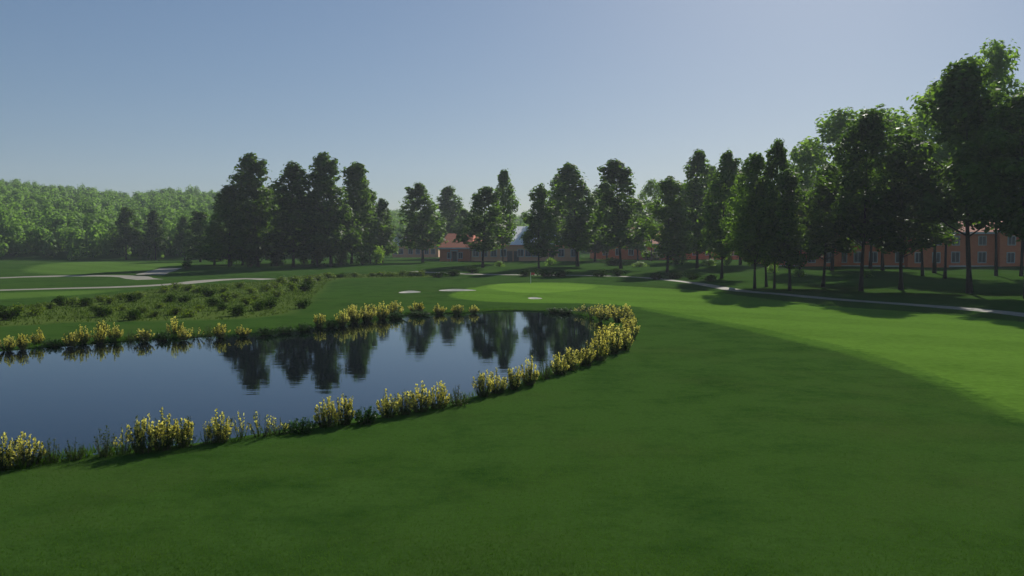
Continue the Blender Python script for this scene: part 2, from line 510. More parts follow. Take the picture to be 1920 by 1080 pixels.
# water
def build_water():
    m, n, l, b = newmat('pond_water')
    n.remove(b)
    tc = n.new('ShaderNodeTexCoord')
    mp = n.new('ShaderNodeMapping'); mp.inputs['Scale'].default_value = (.4, 1.5, 1); l.new(tc.outputs['Object'], mp.inputs['Vector'])
    n1 = noise(n, l, 1.1, 3, .5, mp.outputs[0]); n2 = noise(n, l, 5.5, 2, .5, mp.outputs[0])
    n3 = noise(n, l, .12, 2, .5, tc.outputs['Object'])
    ad = n.new('ShaderNodeMath'); ad.operation = 'MULTIPLY_ADD'; l.new(n2.outputs[0], ad.inputs[0]); ad.inputs[1].default_value = .22; l.new(n1.outputs[0], ad.inputs[2])
    st = n.new('ShaderNodeMapRange'); l.new(n3.outputs[0], st.inputs[0]); st.inputs[1].default_value = .35; st.inputs[2].default_value = .65; st.inputs[3].default_value = .075; st.inputs[4].default_value = .15
    bp = n.new('ShaderNodeBump'); bp.inputs['Distance'].default_value = .02
    l.new(st.outputs[0], bp.inputs['Strength'])
    l.new(ad.outputs[0], bp.inputs['Height'])
    fr = n.new('ShaderNodeFresnel'); fr.inputs[0].default_value = 1.25
    df = n.new('ShaderNodeBsdfDiffuse'); df.inputs[0].default_value = (.0012, .0024, .004, 1)
    gl = n.new('ShaderNodeBsdfGlossy'); gl.inputs[0].default_value = (.74, .86, .98, 1); gl.inputs['Roughness'].default_value = .01
    l.new(bp.outputs[0], gl.inputs['Normal'])
    mx = n.new('ShaderNodeMixShader'); l.new(fr.outputs[0], mx.inputs[0]); l.new(df.outputs[0], mx.inputs[1]); l.new(gl.outputs[0], mx.inputs[2])
    l.new(mx.outputs[0], n['Material Output'].inputs[0])
    vo, eo, fo, *_ = delaunay_2d_cdt([Vector(p) for p in pond], [(i, (i + 1) % len(pond)) for i in range(len(pond))], [], 1, 1e-4)
    me = bpy.data.meshes.new('water')
    me.from_pydata([(v.x, v.y, -.06) for v in vo], [], [tuple(f) for f in fo])
    me.materials.append(m); me.update()
    bm_flip = [p for p in me.polygons if p.normal.z < 0]
    if bm_flip: me.flip_normals()
    tag(link('water', me), 'still dark pond water reflecting the sky and trees', 'water', kind='structure')
build_water()

# ------------------------------------------------------------------ foliage meshes
def leaf_quads(centers, normals, size, rs, aspect=.6, jit=.35):
    n = len(centers)
    nr = normals + rs.normal(0, jit, (n, 3)); nr /= np.linalg.norm(nr, axis=1)[:, None]
    t = np.cross(nr, rs.normal(0, 1, (n, 3))); t /= np.linalg.norm(t, axis=1)[:, None]
    b = np.cross(nr, t)
    s = (size * rs.uniform(.6, 1.35, n))[:, None] * .5
    fold = nr * s * .25
    V = np.stack([centers - t * s, centers + b * s * aspect + fold, centers + t * s, centers - b * s * aspect + fold], 1).reshape(-1, 3)
    return V, np.arange(4 * n).reshape(n, 4)

def crown_points(clumps, per, rs, shell=.55):
    C, N = [], []
    for (c, r) in clumps:
        k = max(8, int(per * (r[0] * r[2])))
        d = rs.normal(0, 1, (k, 3)); d /= np.linalg.norm(d, axis=1)[:, None]
        rad = np.where(rs.uniform(0, 1, k) < .78, shell + (1 - shell) * rs.uniform(0, 1, k) ** .7, rs.uniform(.8, 1.38, k))
        rad *= 1 + .18 * np.sin(d[:, 0] * 5 + c[2]) * np.sin(d[:, 2] * 6 + c[0])
        C.append(np.array(c) + d * rad[:, None] * np.array(r))
        N.append(d + np.array((0, 0, .5)))
    return np.concatenate(C), np.concatenate(N)

PROFILE = {
    'oval': [(0, .55), (.08, .88), (.2, 1.), (.38, .95), (.58, .76), (.75, .56), (.88, .38), (1, .17)],
    'cone': [(0, .80), (.06, .98), (.16, 1.), (.36, .88), (.58, .70), (.78, .57), (.9, .43), (1, .2)],
    'broad': [(0, .40), (.10, .78), (.28, 1.), (.5, .95), (.7, .74), (.86, .48), (1, .20)],
    'loose': [(0, .35), (.15, .75), (.35, 1.), (.6, .95), (.8, .72), (.92, .48), (1, .22)],
}

def make_tree(kind, seed, H=20., W=4.0, cb=.2, nclump=70, cr=.30, per=90, leaf=.42, leafm='leaf', horns=2, gap=.0, trunk_r=.28):
    """tree meshes of height H and half width W, crown starting at cb*H: (trunk mesh, crown mesh)"""
    rs = np.random.RandomState(seed)
    pr = np.array(PROFILE[kind])
    clumps = []
    lean = rs.uniform(-.04, .04, 2) * H
    for i in range(nclump):
        t = ((i + rs.uniform(0, 1)) / nclump) ** 1.05
        rr = np.interp(t, pr[:, 0], pr[:, 1])
        a = i * 2.399 + rs.uniform(-.5, .5)
        q = math.sqrt(rs.uniform(.08, 1))
        rc = W * cr * (.42 + .8 * rs.uniform() ) * (.55 + .45 * rr)
        if t > .8: rc *= .92
        rad = max(0, W * rr * q * rs.uniform(.85, 1.12) - rc * .45)
        z = H * (cb + (1 - cb) * t) - rc * .5
        clumps.append(((rad * math.cos(a) + lean[0] * t, rad * math.sin(a) + lean[1] * t, z), (rc, rc, rc * rs.uniform(.75, 1.15))))
    for i in range(horns):      # uneven leaders at the top
        a = rs.uniform(0, 6.28)
        for k in range(3):
            rc = W * .17 * (1.1 - .2 * k)
            rad = W * .20 * (1 + k * .5) * (1 if i else .4)
            clumps.append(((rad * math.cos(a) + lean[0], rad * math.sin(a) + lean[1], H * (.90 + .022 * k) - i * H * .025), (rc, rc, rc * 1.3)))
    C, N = crown_points(clumps, per, rs)
    if gap:
        keep = rs.uniform(0, 1, len(C)) > gap * (.5 + .5 * np.sin(C[:, 0] * 1.3 + seed) * np.sin(C[:, 2] * 1.1 + C[:, 1]))
        C, N = C[keep], N[keep]
    V, Fq = leaf_quads(C, N, leaf, rs)
    q = C[:, :2] - np.array(lean) * .5
    kx = W / np.percentile(np.abs(q), 94)
    kz = (H * (1 - cb)) / (np.percentile(C[:, 2], 99.8) - np.percentile(C[:, 2], .5))
    z0 = np.percentile(C[:, 2], .5)
    V[:, :2] *= kx; V[:, 2] = (V[:, 2] - z0) * kz + H * cb
    clumps = [((c[0] * kx, c[1] * kx, (c[2] - z0) * kz + H * cb), r) for c, r in clumps]
    crown = mesh_np('crown', V, Fq, M[leafm])
    mb = MB()
    top = H * .86
    pts, rad = [], []
    for k in range(9):
        t = k / 8
        pts.append((lean[0] * t + .20 * math.sin(t * 5 + seed) * t, lean[1] * t + .20 * math.cos(t * 4 + seed) * t, -.15 + t * (top + .15)))
        rad.append(trunk_r * (1 - .86 * t) * (1.45 if k == 0 else 1))
    mb.tube(pts, rad, 9)
    for i in range(10):
        c = clumps[int((i + .5) / 10 * nclump * .8)]
        z0 = max(H * cb * .8, c[0][2] - W * .55)
        t = z0 / top
        p0 = Vector((lean[0] * t, lean[1] * t, z0)); p1 = Vector(c[0])
        mid = p0.lerp(p1, .5) + Vector((0, 0, -.15 * W * .4))
        mb.tube([p0, mid, p1], [trunk_r * .42 * (1 - t * .6), trunk_r * .26 * (1 - t * .5), .03], 6)
    return mb.mesh('trunk', M['bark'], True), crown

TREES = {
    'oval': [make_tree(('oval', 'cone', 'oval', 'broad', 'cone', 'oval')[i], 11 + i, nclump=(86, 74, 96, 70, 88, 64)[i], cb=(.18, .14, .22, .19, .17, .15)[i], cr=(.30, .34, .26, .33, .28, .36)[i], per=92, leaf=.60, horns=(2, 1, 3, 2, 3, 1)[i]) for i in range(6)],
    'cone': [make_tree('cone', 31 + i, nclump=90, cr=.30, per=95, leaf=.62, cb=.12, W=4.2, leafm='leaf_deep') for i in range(4)],
    'broad': [make_tree('broad', 51 + i, H=20, W=5., cb=.22, nclump=120, cr=.23, per=120, leaf=.50, leafm='leaf', trunk_r=.27) for i in range(3)],
    'loose': [make_tree('loose', 71 + i, H=20, W=5., cb=.34, nclump=110, cr=.21, per=105, leaf=.48, leafm='leaf_bright', horns=3, gap=.35, trunk_r=.22) for i in range(3)],
    'dark': [make_tree('broad', 91 + i, H=20, W=5., cb=.31, nclump=130, cr=.23, per=130, leaf=.48, leafm='leaf_deep', trunk_r=.26) for i in range(2)],
}
TREES['lone'] = [make_tree('cone', 81 + i, nclump=70, cr=.30, per=110, leaf=.6, cb=.24, W=4.2, leafm='leaf_deep') for i in range(2)]
_tc = {}
def tree(kind, px, py, top, hw, label, group, name='broadleaf_tree', D=None):
    """px, py: foot of the trunk in the photograph; top: its highest row; hw: half width in pixels"""
    p = at(px, py) if D is None else at_dist(px, D)
    d = p[1]
    h = z_of(top, d) - p[2]
    w = hw / F * d * (1.08 if kind == 'oval' else 1.14 if kind in ('broad', 'dark') else 1.0)
    i = _tc.get(kind, 0); _tc[kind] = i + 1
    tm, cm = TREES[kind][i % len(TREES[kind])]
    W0 = {'oval': 4., 'cone': 4.2, 'lone': 4.2}.get(kind, 5.)
    s = w / W0
    r = empty(name, p, random.uniform(0, 6.28), (s, s, h / 20.2))
    r.rotation_euler.x, r.rotation_euler.y = random.uniform(-.014, .014), random.uniform(-.014, .014)
    tag(r, label, 'tree', group)
    link('trunk', tm, r); link('crown', cm, r)
    return r

G1, G2, G3, G4, G5 = 'trees of the dark clump beyond the pond', 'trees in front of the pink houses', 'trees of the row along the cart path', 'lone trees below the wooded hill', 'loose bright trees behind the row'
# lone trees below the hill
tree('lone', 237, 479, 388, 22, 'conical lone tree standing tallest below the wooded hill', G4, 'conifer_tree', D=205)
tree('lone', 292, 479, 393, 19, 'narrow lone tree second nearest the dark clump below the hill', G4, 'conifer_tree', D=208)
tree('lone', 347, 479, 405, 15, 'smallest lone tree with bare lower trunk beside the dark clump', G4, 'conifer_tree', D=208)
tree('lone', 10, 480, 434, 16, 'bluish dark tree at the frame edge below the wooded hill', G4, 'conifer_tree', D=214)
# the dark clump
tree('cone', 376, 492, 396, 24, 'hazy rounded tree behind the low edge of the dark clump', G1, 'conifer_tree', D=185)
tree('cone', 402, 497, 428, 28, 'short dark tree at the outer edge of the dark clump', G1, 'conifer_tree')
tree('cone', 430, 500, 347, 37, 'forked-top tree stepping down from the clump towards the hill', G1, 'conifer_tree')
tree('cone', 484, 500, 288, 42, 'tall tapering tree on the hill side of the dark clump', G1, 'conifer_tree')
tree('cone', 515, 494, 350, 32, 'half hidden tree between the two tapering trees of the clump', G1, 'conifer_tree')
tree('cone', 550, 501, 306, 38, 'pointed tree in the middle of the dark clump', G1, 'conifer_tree')
tree('cone', 586, 494, 358, 30, 'low tree filling the gap mid clump', G1, 'conifer_tree')
tree('cone', 621, 499, 286, 39, 'tallest broad tree of the dark clump with flat lumpy top', G1, 'conifer_tree')
tree('cone', 659, 495, 305, 35, 'green-edged tree leaning against the tallest tree of the clump', G1, 'conifer_tree')
tree('cone', 694, 493, 353, 28, 'bright-sided tree stepping down from the clump towards the houses', G1, 'conifer_tree')
tree('cone', 718, 490, 372, 20, 'last low tree of the clump next to the white-roofed building', G1, 'conifer_tree', D=180)
tree('cone', 455, 497, 405, 30, 'low dark tree in front of the tall tapering tree', G1, 'conifer_tree')
# in front of the houses
tree('oval', 793, 492, 343, 31, 'oval tree standing alone before the low building by the small orange-roofed house', G2)
tree('oval', 847, 487, 349, 26, 'distant oval tree rising directly behind the orange roof', G2, D=225)
tree('oval', 905, 502, 350, 32, 'dark oval tree just beside the orange-roofed house', G2)
tree('oval', 943, 495, 318, 19, 'tall slim tree with a sky gap under its crown top', G2)
tree('oval', 1010, 505, 346, 24, 'green oval tree standing right behind the golf flag', G2)
tree('oval', 1043, 488, 326, 24, 'slim distant tree between the flag tree and the broad one', G2, D=215)
tree('oval', 1083, 500, 307, 38, 'broad tall tree at the end of the tan building', G2)
tree('oval', 1115, 492, 356, 24, 'short tree hidden between two tall trees past the tan building', G2, D=190)
tree('oval', 1164, 504, 299, 37, 'tall fork-topped tree with clear sky on one side', G2)
tree('loose', 1221, 492, 336, 26, 'pale thin tree behind the short dark tree', G5, D=190)
for x, y, tp, hw, D, lab in ((872, 489, 392, 18, 218, 'short tree half behind the dark oval tree by the orange-roofed house'), (1062, 489, 352, 22, 205, 'tree filling the gap next to the broad tall tree'),
                             (1138, 490, 340, 22, 200, 'tree half hidden behind the fork-topped tree'), (1196, 491, 372, 22, 198, 'short tree beside the pale thin tree'),
                             (1280, 493, 345, 26, 180, 'tree half hidden between the short dark tree and the lumpy one'), (1331, 494, 312, 26, 176, 'far tree between the two tall lumpy trees'),
                             (1388, 497, 318, 32, 160, 'far tree just past the tree at the path bend')):
    tree('oval', x, y, tp, hw, lab, G2, D=D)
# the row along the path
tree('oval', 1251, 511, 331, 31, 'short dark tree with a straight bare trunk by the path', G3)
tree('oval', 1307, 503, 282, 33, 'tall lumpy tree with two equal tops', G3)
tree('oval', 1353, 522, 285, 33, 'tall tree whose foot stands at the bright bend of the path', G3)
tree('broad', 1415, 541, 286, 40, 'first of three close thin-trunked trees beside the path bend', G3)
tree('broad', 1437, 538, 330, 38, 'middle tree of the three thin trunks set close together', G3)
tree('broad', 1452, 541, 263, 33, 'tallest of the three close thin-trunked trees', G3)
tree('broad', 1481, 545, 318, 46, 'wide dark tree just past the three thin trunks', G3)
tree('dark', 1543, 538, 330, 52, 'low wide dark tree in front of the brick gable', G3)
tree('dark', 1614, 546, 208, 62, 'dark broad tree rising above the pale tree behind it', G3)
tree('dark', 1632, 503, 300, 46, 'far tree with its trunk seen against the brick wall', G3)
tree('dark', 1689, 543, 300, 66, 'dark tree whose trunk crosses the framed window of the brick building', G3)
tree('loose', 1730, 515, 300, 60, 'half hidden light green tree filling the gap before the brick building', G3, D=118)
tree('dark', 1818, 550, 112, 84, 'tallest tree of the scene with a bare straight lower trunk', G3)
tree('dark', 1925, 560, 175, 78, 'dark tree cut by the frame edge at the end of the row', G3)
tree('loose', 1772, 520, 260, 60, 'mid green tree between the window tree and the tallest one', G3, D=112)
tree('loose', 1560, 500, 203, 66, 'pale bright tree first behind the row, open leafy top', G5, D=135)
tree('loose', 1655, 500, 200, 62, 'pale bright tree showing between two dark broad tops', G5, D=138)
tree('loose', 1752, 505, 155, 70, 'bright tree leaning on the shoulder of the tallest tree', G5, D=128)
tree('loose', 1868, 508, 74, 58, 'bright leafy tree peeping over the tallest dark tree', G5, D=118)
tree('loose', 1500, 500, 262, 40, 'low bright tree in the dip beside the three thin trunks', G5, D=140)
tree('loose', 1915, 505, 230, 60, 'yellowish bright tree at the frame edge behind the row', G5, D=118)

# ------------------------------------------------------------------ the wooded hill: one far-off mass of crowns
def woods():
    rs = np.random.RandomState(5)
    Vs, Ns = [], []
    protos = []
    for v in range(6):
        cl = []
        for i in range(9):
            a = rs.uniform(0, 6.28); r = rs.uniform(0, 2.1)
            z = rs.uniform(2.5, 8.2); rr = rs.uniform(1.1, 1.9)
            cl.append(((r * math.cos(a), r * math.sin(a), z), (rr, rr, rr)))
        cl.append(((0, 0, 8.6), (1.3, 1.3, 1.6)))
        C, N = crown_points(cl, 17, rs, .6)
        protos.append((C, N))
    px = -340.
    for D0 in np.concatenate([np.arange(226, 262, 3.2), np.arange(262, 540, 6.0)]):
        for az in np.arange(-36, 20, 360 / (2 * math.pi) * (4.6 + .004 * D0) / D0):
            D = D0 + rs.uniform(-3, 3); a = math.radians(az + rs.uniform(-.4, .4))
            x, y = D * math.sin(a), D * math.cos(a)
            pxx = 960 + F * x / y
            if pxx > 640 and D < 300: continue
            if pxx < -300 or D < 225: continue
            if 640 < pxx and rs.uniform() < .25: continue
            C, N = protos[rs.randint(6)]
            s = rs.uniform(.48, .92) * (1.0 if rs.uniform() < .96 else 1.25)
            if pxx > 640: s *= 1.1
            th = rs.uniform(0, 6.28); c, q = math.cos(th), math.sin(th)
            Rm = np.array([[c, q, 0], [-q, c, 0], [0, 0, 1]])
            Vs.append((C @ Rm) * s + np.array((x, y, float(height(x, y)) - .6))); Ns.append(N @ Rm)
    C = np.concatenate(Vs); N = np.concatenate(Ns)
    V, Fq = leaf_quads(C, N, .85, rs)
    o = link('forest', mesh_np('forest', V, Fq, M['leaf_far']))
    tag(o, 'hazy green forest covering the low hill', 'forest', kind='stuff')
woods()
tree('loose', 40, 360, 340, 8, 'single treetop sticking up above the wooded hill', G4, 'broadleaf_tree', D=500)

# ------------------------------------------------------------------ buildings
def window(parent, x0, x1, z0, z1, y=0.0, mull=1):
    """a framed window on a facade whose face lies at local y"""
    f = MB(); t = .13
    f.box(x0 - t, x0, y - .07, y + .02, z0 - t, z1 + t); f.box(x1, x1 + t, y - .07, y + .02, z0 - t, z1 + t)
    f.box(x0, x1, y - .07, y + .02, z0 - t, z0); f.box(x0, x1, y - .07, y + .02, z1, z1 + t)
    for i in range(mull):
        c = x0 + (x1 - x0) * (i + 1) / (mull + 1)
        f.box(c - .03, c + .03, y - .055, y + .02, z0, z1)
    c = (z0 + z1) / 2
    o = f.build('window', M['trim'], parent)
    p = MB(); p.box(x0, x1, y - .03, y + .01, z0, z1)
    p.build('pane', M['glass'], o)
    return o

def gable_roof(parent, x0, x1, y0, y1, ze, zr, mat, axis='X', over=.45, th=.22, trim=True, hip=0.):
    """roof over the rectangle; ridge along axis; eaves at ze, ridge at zr; hip > 0 pulls the ridge ends in"""
    mb = MB()
    X0, X1, Y0, Y1 = x0 - over, x1 + over, y0 - over, y1 + over
    if axis == 'X':
        c = (y0 + y1) / 2
        top = [(X0, Y0, ze), (X1, Y0, ze), (X1, Y1, ze), (X0, Y1, ze), (X0 + hip, c, zr), (X1 - hip, c, zr)]
        fs = [(0, 1, 5, 4), (2, 3, 4, 5)] + [(1, 2, 5), (3, 0, 4)]
        gab = [(1, 2, 5), (3, 0, 4)]
    else:
        c = (x0 + x1) / 2
        top = [(X0, Y0, ze), (X1, Y0, ze), (X1, Y1, ze), (X0, Y1, ze), (c, Y0 + hip, zr), (c, Y1 - hip, zr)]
        fs = [(1, 2, 5, 4), (3, 0, 4, 5)] + [(0, 1, 4), (2, 3, 5)]
    low = [(a, b, z - th) for a, b, z in top[:4]]
    mb.add(top + low, fs + [(0, 6, 7, 1), (1, 7, 8, 2), (2, 8, 9, 3), (3, 9, 6, 0), (6, 9, 8, 7)])
    o = mb.build('roof', mat, parent)
    if trim:
        t = MB()
        t.box(X0, X1, Y0 - .08, Y0 - .003, ze - .34, ze + .02); t.box(X0, X1, Y1 + .003, Y1 + .08, ze - .34, ze + .02)
        t.box(X0 - .08, X0 - .003, Y0, Y1, ze - .34, ze + .02); t.box(X1 + .003, X1 + .08, Y0, Y1, ze - .34, ze + .02)
        t.build('fascia', M['trim'], o)
    return o

def house(name, label, px0, px1, D, rz=0.):
    c = at_dist((px0 + px1) / 2, D)
    o = empty(name, (c[0], c[1], c[2] - .05), rz)
    tag(o, label, 'building', 'buildings behind the trees')
    k = D / F
    return o, (px1 - px0) / 2 * k, (lambda px: (px - (px0 + px1) / 2) * k)

# small orange-roofed house
o, w, X = house('orange_roofed_house', 'small red house with a steep orange roof and pale eaves', 824, 882, 196, R(-8))
b = MB(); b.box(-w, w, 0, 14, 0, 2.95); b.build('wall', M['brick'], o)
gable_roof(o, -w, w, 0, 14, 3.05, 6.3, M['roof_tile'], 'X', .35, hip=.7)
d = MB(); d.box(X(848), X(858), -.06, .02, 0, 2.1); d.build('door', M['door'], o)
for a, c in ((839, 846), (860, 867)): window(o, X(a), X(c), .7, 1.9)
pr = MB(); pr.box(X(846), X(860), -1.1, -.07, 2.25, 2.45); pr.box(X(846), X(846) + .15, -1.1, -.95, 0, 2.25); pr.box(X(860) - .15, X(860), -1.1, -.95, 0, 2.25)
pr.build('porch', M['trim'], o)
# low building with a white roof, behind the lone oval tree
o, w, X = house('low_building', 'low pinkish building with a white roof block beyond the lone oval tree', 736, 822, 243)
b = MB(); b.box(-w, w, 0, 9, 0, 3.2); b.build('wall', M['tan'], o)
b = MB(); b.box(X(737), X(761), -.35, 8.9, 3.2, 5.4); b.box(X(736), X(762), -.5, 9.0, 5.4, 5.6); b.build('roof_block', M['roof_white'], o)
gable_roof(o, X(763), w, 0, 9, 3.25, 4.9, M['roof_tile'], 'X', .3)
for a in (742, 752, 770, 784, 800, 812): window(o, X(a) - .5, X(a) + .5, 1., 2.3)
# tan building with windows
o, w, X = house('tan_building', 'long tan and pink building with evenly spaced windows and white roofs', 884, 1086, 188)
b = MB(); b.box(-w, w, 0, 25, 0, 3.15); b.build('wall', M['tan'], o)
q = MB(); q.box(-w - .12, w + .12, -.12, 25.12, 3.15, 3.4); q.build('parapet', M['brick'], o)
gable_roof(o, X(950), X(1020), .6, 24.4, 3.45, 7.7, M['roof_white'], 'X', .2, hip=1.5)
gable_roof(o, X(1022), X(1082), .6, 16.4, 3.45, 6.2, M['roof_white'], 'X', .2, hip=.8)
gable_roof(o, X(886), X(948), .6, 10.4, 3.45, 5.2, M['roof_tile'], 'X', .2, hip=.8)
for a in (892, 908, 926, 944, 976, 990, 1004, 1019, 1052, 1076): window(o, X(a) - .55, X(a) + .55, 1.05, 2.45)
for a in (956, 968, 1034):
    d = MB(); d.box(X(a) - .55, X(a) + .55, -.06, .02, 0, 2.15); d.build('door', M['door'], o)
# brick building past the tan one
o, w, X = house('brick_building', 'low red brick building half hidden beyond the fork-topped tree', 1120, 1440, 212)
b = MB(); b.box(-w, w, 0, 20, 0, 3.7); b.build('wall', M['brick'], o)
gable_roof(o, -w, w, 0, 20, 3.75, 8.0, M['roof_tile'], 'X', .4)
for a in range(1135, 1435, 24): window(o, X(a) - .55, X(a) + .55, 1.1, 2.6)
# two storey brick building behind the row
o, w, X = house('two_storey_building', 'large orange brick building with terracotta gables behind the tree row', 1460, 2060, 152, R(-4))
b = MB(); b.box(-w, w, 0, 18, -.3, 6.0); b.build('wall', M['brick'], o)
p = MB(); p.box(-w - .05, w + .05, -.06, -.003, -.3, .35); p.build('plinth', M['trim'], o)
gable_roof(o, -w, w, 0, 18, 6.05, 9.7, M['roof_tile'], 'X', .5)
for c in (1540, 1735, 1900):
    g = MB(); xc = X(c); hw = 3.4
    g.box(xc - hw, xc + hw, -1.4, -.003, -.3, 6.3)
    g.add([(xc - hw, -1.4, 6.3), (xc + hw, -1.4, 6.3), (xc, -1.4, 8.8), (xc - hw, -.003, 6.3), (xc + hw, -.003, 6.3), (xc, -.003, 8.8)], [(0, 1, 2), (3, 5, 4)])
    wing = g.build('gable_wing', M['brick'], o)
    gable_roof(wing, xc - hw, xc + hw, -1.4, 6, 6.32, 9.0, M['roof_tile'], 'Y', .35)
    for s in (-1.5, 1.5): window(wing, xc + s - .55, xc + s + .55, 3.9, 5.3, -1.4)
    for s in (-1.6, 1.3): window(wing, xc + s - .55, xc + s + .55, .9, 2.5, -1.4)
for a in (1486, 1584, 1612, 1640, 1688, 1790, 1838, 1960, 1992):
    window(o, X(a) - .6, X(a) + .6, .9, 2.6); window(o, X(a) - .55, X(a) + .55, 3.9, 5.3)

# ------------------------------------------------------------------ shrubs
def make_shrub(seed, H=.8, W=.42, stems=44, leaf=.06, leafm='leaf_shrub', flower=True, fdens=16, ftop=.52, nleaf=34):
    rs = np.random.RandomState(seed)
    st = MB(); LC, LN, FC, FN = [], [], [], []
    for i in range(stems):
        a = rs.uniform(0, 6.28); q = math.sqrt(rs.uniform(0, 1))
        tip = np.array((W * q * math.cos(a), W * q * math.sin(a), H * (1 - .42 * q * q) * rs.uniform(.55, 1.15)))
        base = np.array((tip[0] * .35, tip[1] * .35, -.04))
        midp = base + (tip - base) * .5 + np.array((tip[0] * .12, tip[1] * .12, .03))
        st.tube([base, midp, tip], [.008, .006, .003], 4)
        def along(t): return (base * (1 - t) ** 2 + 2 * midp * t * (1 - t) + tip * t * t)
        for k in range(nleaf):
            t = rs.uniform(.08, .98); d = rs.normal(0, 1, 3); d /= np.linalg.norm(d)
            LC.append(along(t) + d * rs.uniform(.01, .065)); LN.append(d + np.array((0, 0, .6)))
        if flower and rs.uniform() < .66:
            for k in range(fdens):
                t = rs.uniform(ftop, 1.02); d = rs.normal(0, 1, 3); d /= np.linalg.norm(d)
                FC.append(along(t) + d * rs.uniform(.01, .042)); FN.append(d)
    V, Fq = leaf_quads(np.array(LC), np.array(LN), leaf, rs, .45)
    out = [('stems', st.mesh('stems', M['stem'])), ('foliage', mesh_np('foliage', V, Fq, M[leafm]))]
    if flower:
        V, Fq = leaf_quads(np.array(FC), np.array(FN), .058, rs, .8, .6)
        out.append(('blossoms', mesh_np('blossoms', V, Fq, M['petal'])))
    return out

SHRUBS = {
    'y': [make_shrub(101 + i, fdens=22 - 3 * (i % 3), ftop=.50 + .06 * (i % 3)) for i in range(5)],
    's': [make_shrub(111 + i, stems=18, fdens=9, ftop=.6, nleaf=20) for i in range(2)],
    'g': [make_shrub(121 + i, stems=24, flower=False, nleaf=26) for i in range(2)],
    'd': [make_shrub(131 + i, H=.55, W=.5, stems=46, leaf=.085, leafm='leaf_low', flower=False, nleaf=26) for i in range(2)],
}
_sc = {}
def shrub(kind, px, py, hp, wp, label, group, name=None):
    """hp, wp: height and full width in photograph pixels"""
    p = at(px, py); k = p[1] / F
    i = _sc.get(kind, 0); _sc[kind] = i + 1
    parts = SHRUBS[kind][i % len(SHRUBS[kind])]
    H0, W0 = (.6, 1.0) if kind == 'd' else (.82, .84)
    r = empty(name or {'y': 'flowering_shrub', 's': 'flowering_shrub', 'g': 'leafy_shrub', 'd': 'leafy_shrub'}[kind], (p[0], p[1], p[2] - .02), random.uniform(0, 6.28), (wp * k / W0, wp * k / W0, hp * k / H0))
    tag(r, label, 'shrub', group)
    for nm, me in parts: link(nm, me, r)
    return r

ORD = 'first second third fourth fifth sixth seventh eighth ninth tenth eleventh twelfth thirteenth fourteenth fifteenth sixteenth seventeenth eighteenth nineteenth twentieth'.split()
ORD += ['twenty-' + w for w in ORD[:9]] + ['thirtieth'] + ['thirty-' + w for w in ORD[:9]] + ['fortieth']
KIND_WORDS = {'y': 'shrub thick with yellow blossoms', 's': 'sparse yellow-tipped shrub', 'g': 'thin green shrub without blossoms', 'd': 'low dark green shrub'}
def shrub_run(items, where, group):
    cnt = {}
    for (k, x, y, h, w) in items:
        cnt[k] = cnt.get(k, 0) + 1
        shrub(k, x, y, h, w, f'{ORD[cnt[k] - 1]} {KIND_WORDS[k]} {where}', group)

GN, GF = 'shrubs along the near bank of the pond', 'shrubs along the far bank of the pond'
shrub_run([('y', 8, 880, 72, 62), ('y', 52, 872, 62, 60), ('g', 96, 867, 48, 44), ('g', 140, 862, 44, 46), ('g', 196, 856, 58, 50), ('s', 232, 852, 56, 40), ('y', 268, 848, 72, 62), ('y', 306, 843, 78, 58),
           ('y', 346, 837, 62, 58)], 'on the near bank from the frame edge', GN)
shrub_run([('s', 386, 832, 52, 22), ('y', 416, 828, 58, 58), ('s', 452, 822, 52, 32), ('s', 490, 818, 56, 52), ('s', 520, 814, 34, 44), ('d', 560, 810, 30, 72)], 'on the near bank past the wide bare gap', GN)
shrub_run([('y', 612, 800, 56, 48), ('y', 645, 796, 58, 48), ('d', 684, 793, 36, 56)], 'in the near bank clump before the reflections', GN)
shrub_run([('y', 728, 782, 52, 46), ('y', 758, 777, 50, 44), ('y', 788, 772, 54, 50), ('y', 822, 765, 50, 44), ('g', 858, 760, 40, 56), ('y', 905, 743, 50, 44), ('y', 932, 737, 46, 44), ('y', 962, 730, 46, 46), ('y', 990, 722, 52, 42),
           ('g', 1022, 710, 40, 36)], 'on the near bank beyond the dark-bush clump', GN)
shrub_run([('y', 1048, 702, 40, 40), ('y', 1072, 694, 44, 42), ('y', 1098, 685, 46, 42), ('y', 1124, 676, 50, 42), ('y', 1148, 664, 52, 42), ('y', 1171, 656, 46, 40), ('y', 1182, 634, 40, 36), ('y', 1180, 616, 34, 34),
           ('y', 1160, 604, 30, 36), ('y', 1132, 600, 28, 36), ('s', 1108, 594, 24, 34), ('y', 1172, 596, 26, 30), ('y', 1150, 592, 22, 34), ('y', 1120, 590, 20, 32), ('s', 1090, 588, 18, 30), ('d', 1060, 586, 12, 40), ('d', 1140, 584, 12, 44),
           ('d', 1100, 583, 11, 44), ('y', 1150, 640, 38, 38), ('y', 1128, 650, 38, 38)],
          'round the rounded tip of the pond', 'shrubs round the tip of the pond')
shrub_run([('y', 14, 655, 26, 34), ('y', 44, 652, 28, 30), ('y', 70, 645, 30, 30), ('d', 100, 646, 14, 40), ('y', 132, 647, 28, 34), ('y', 156, 642, 32, 32), ('y', 188, 641, 30, 30), ('y', 190, 628, 28, 30), ('y', 216, 637, 32, 32),
           ('g', 244, 637, 20, 26), ('y', 270, 639, 26, 42), ('d', 306, 635, 18, 34), ('y', 328, 630, 34, 36), ('y', 344, 636, 22, 30), ('s', 368, 632, 22, 34), ('g', 392, 631, 24, 26), ('y', 416, 631, 26, 36), ('y', 456, 629, 20, 32)],
          'on the far bank from the frame edge', GF)
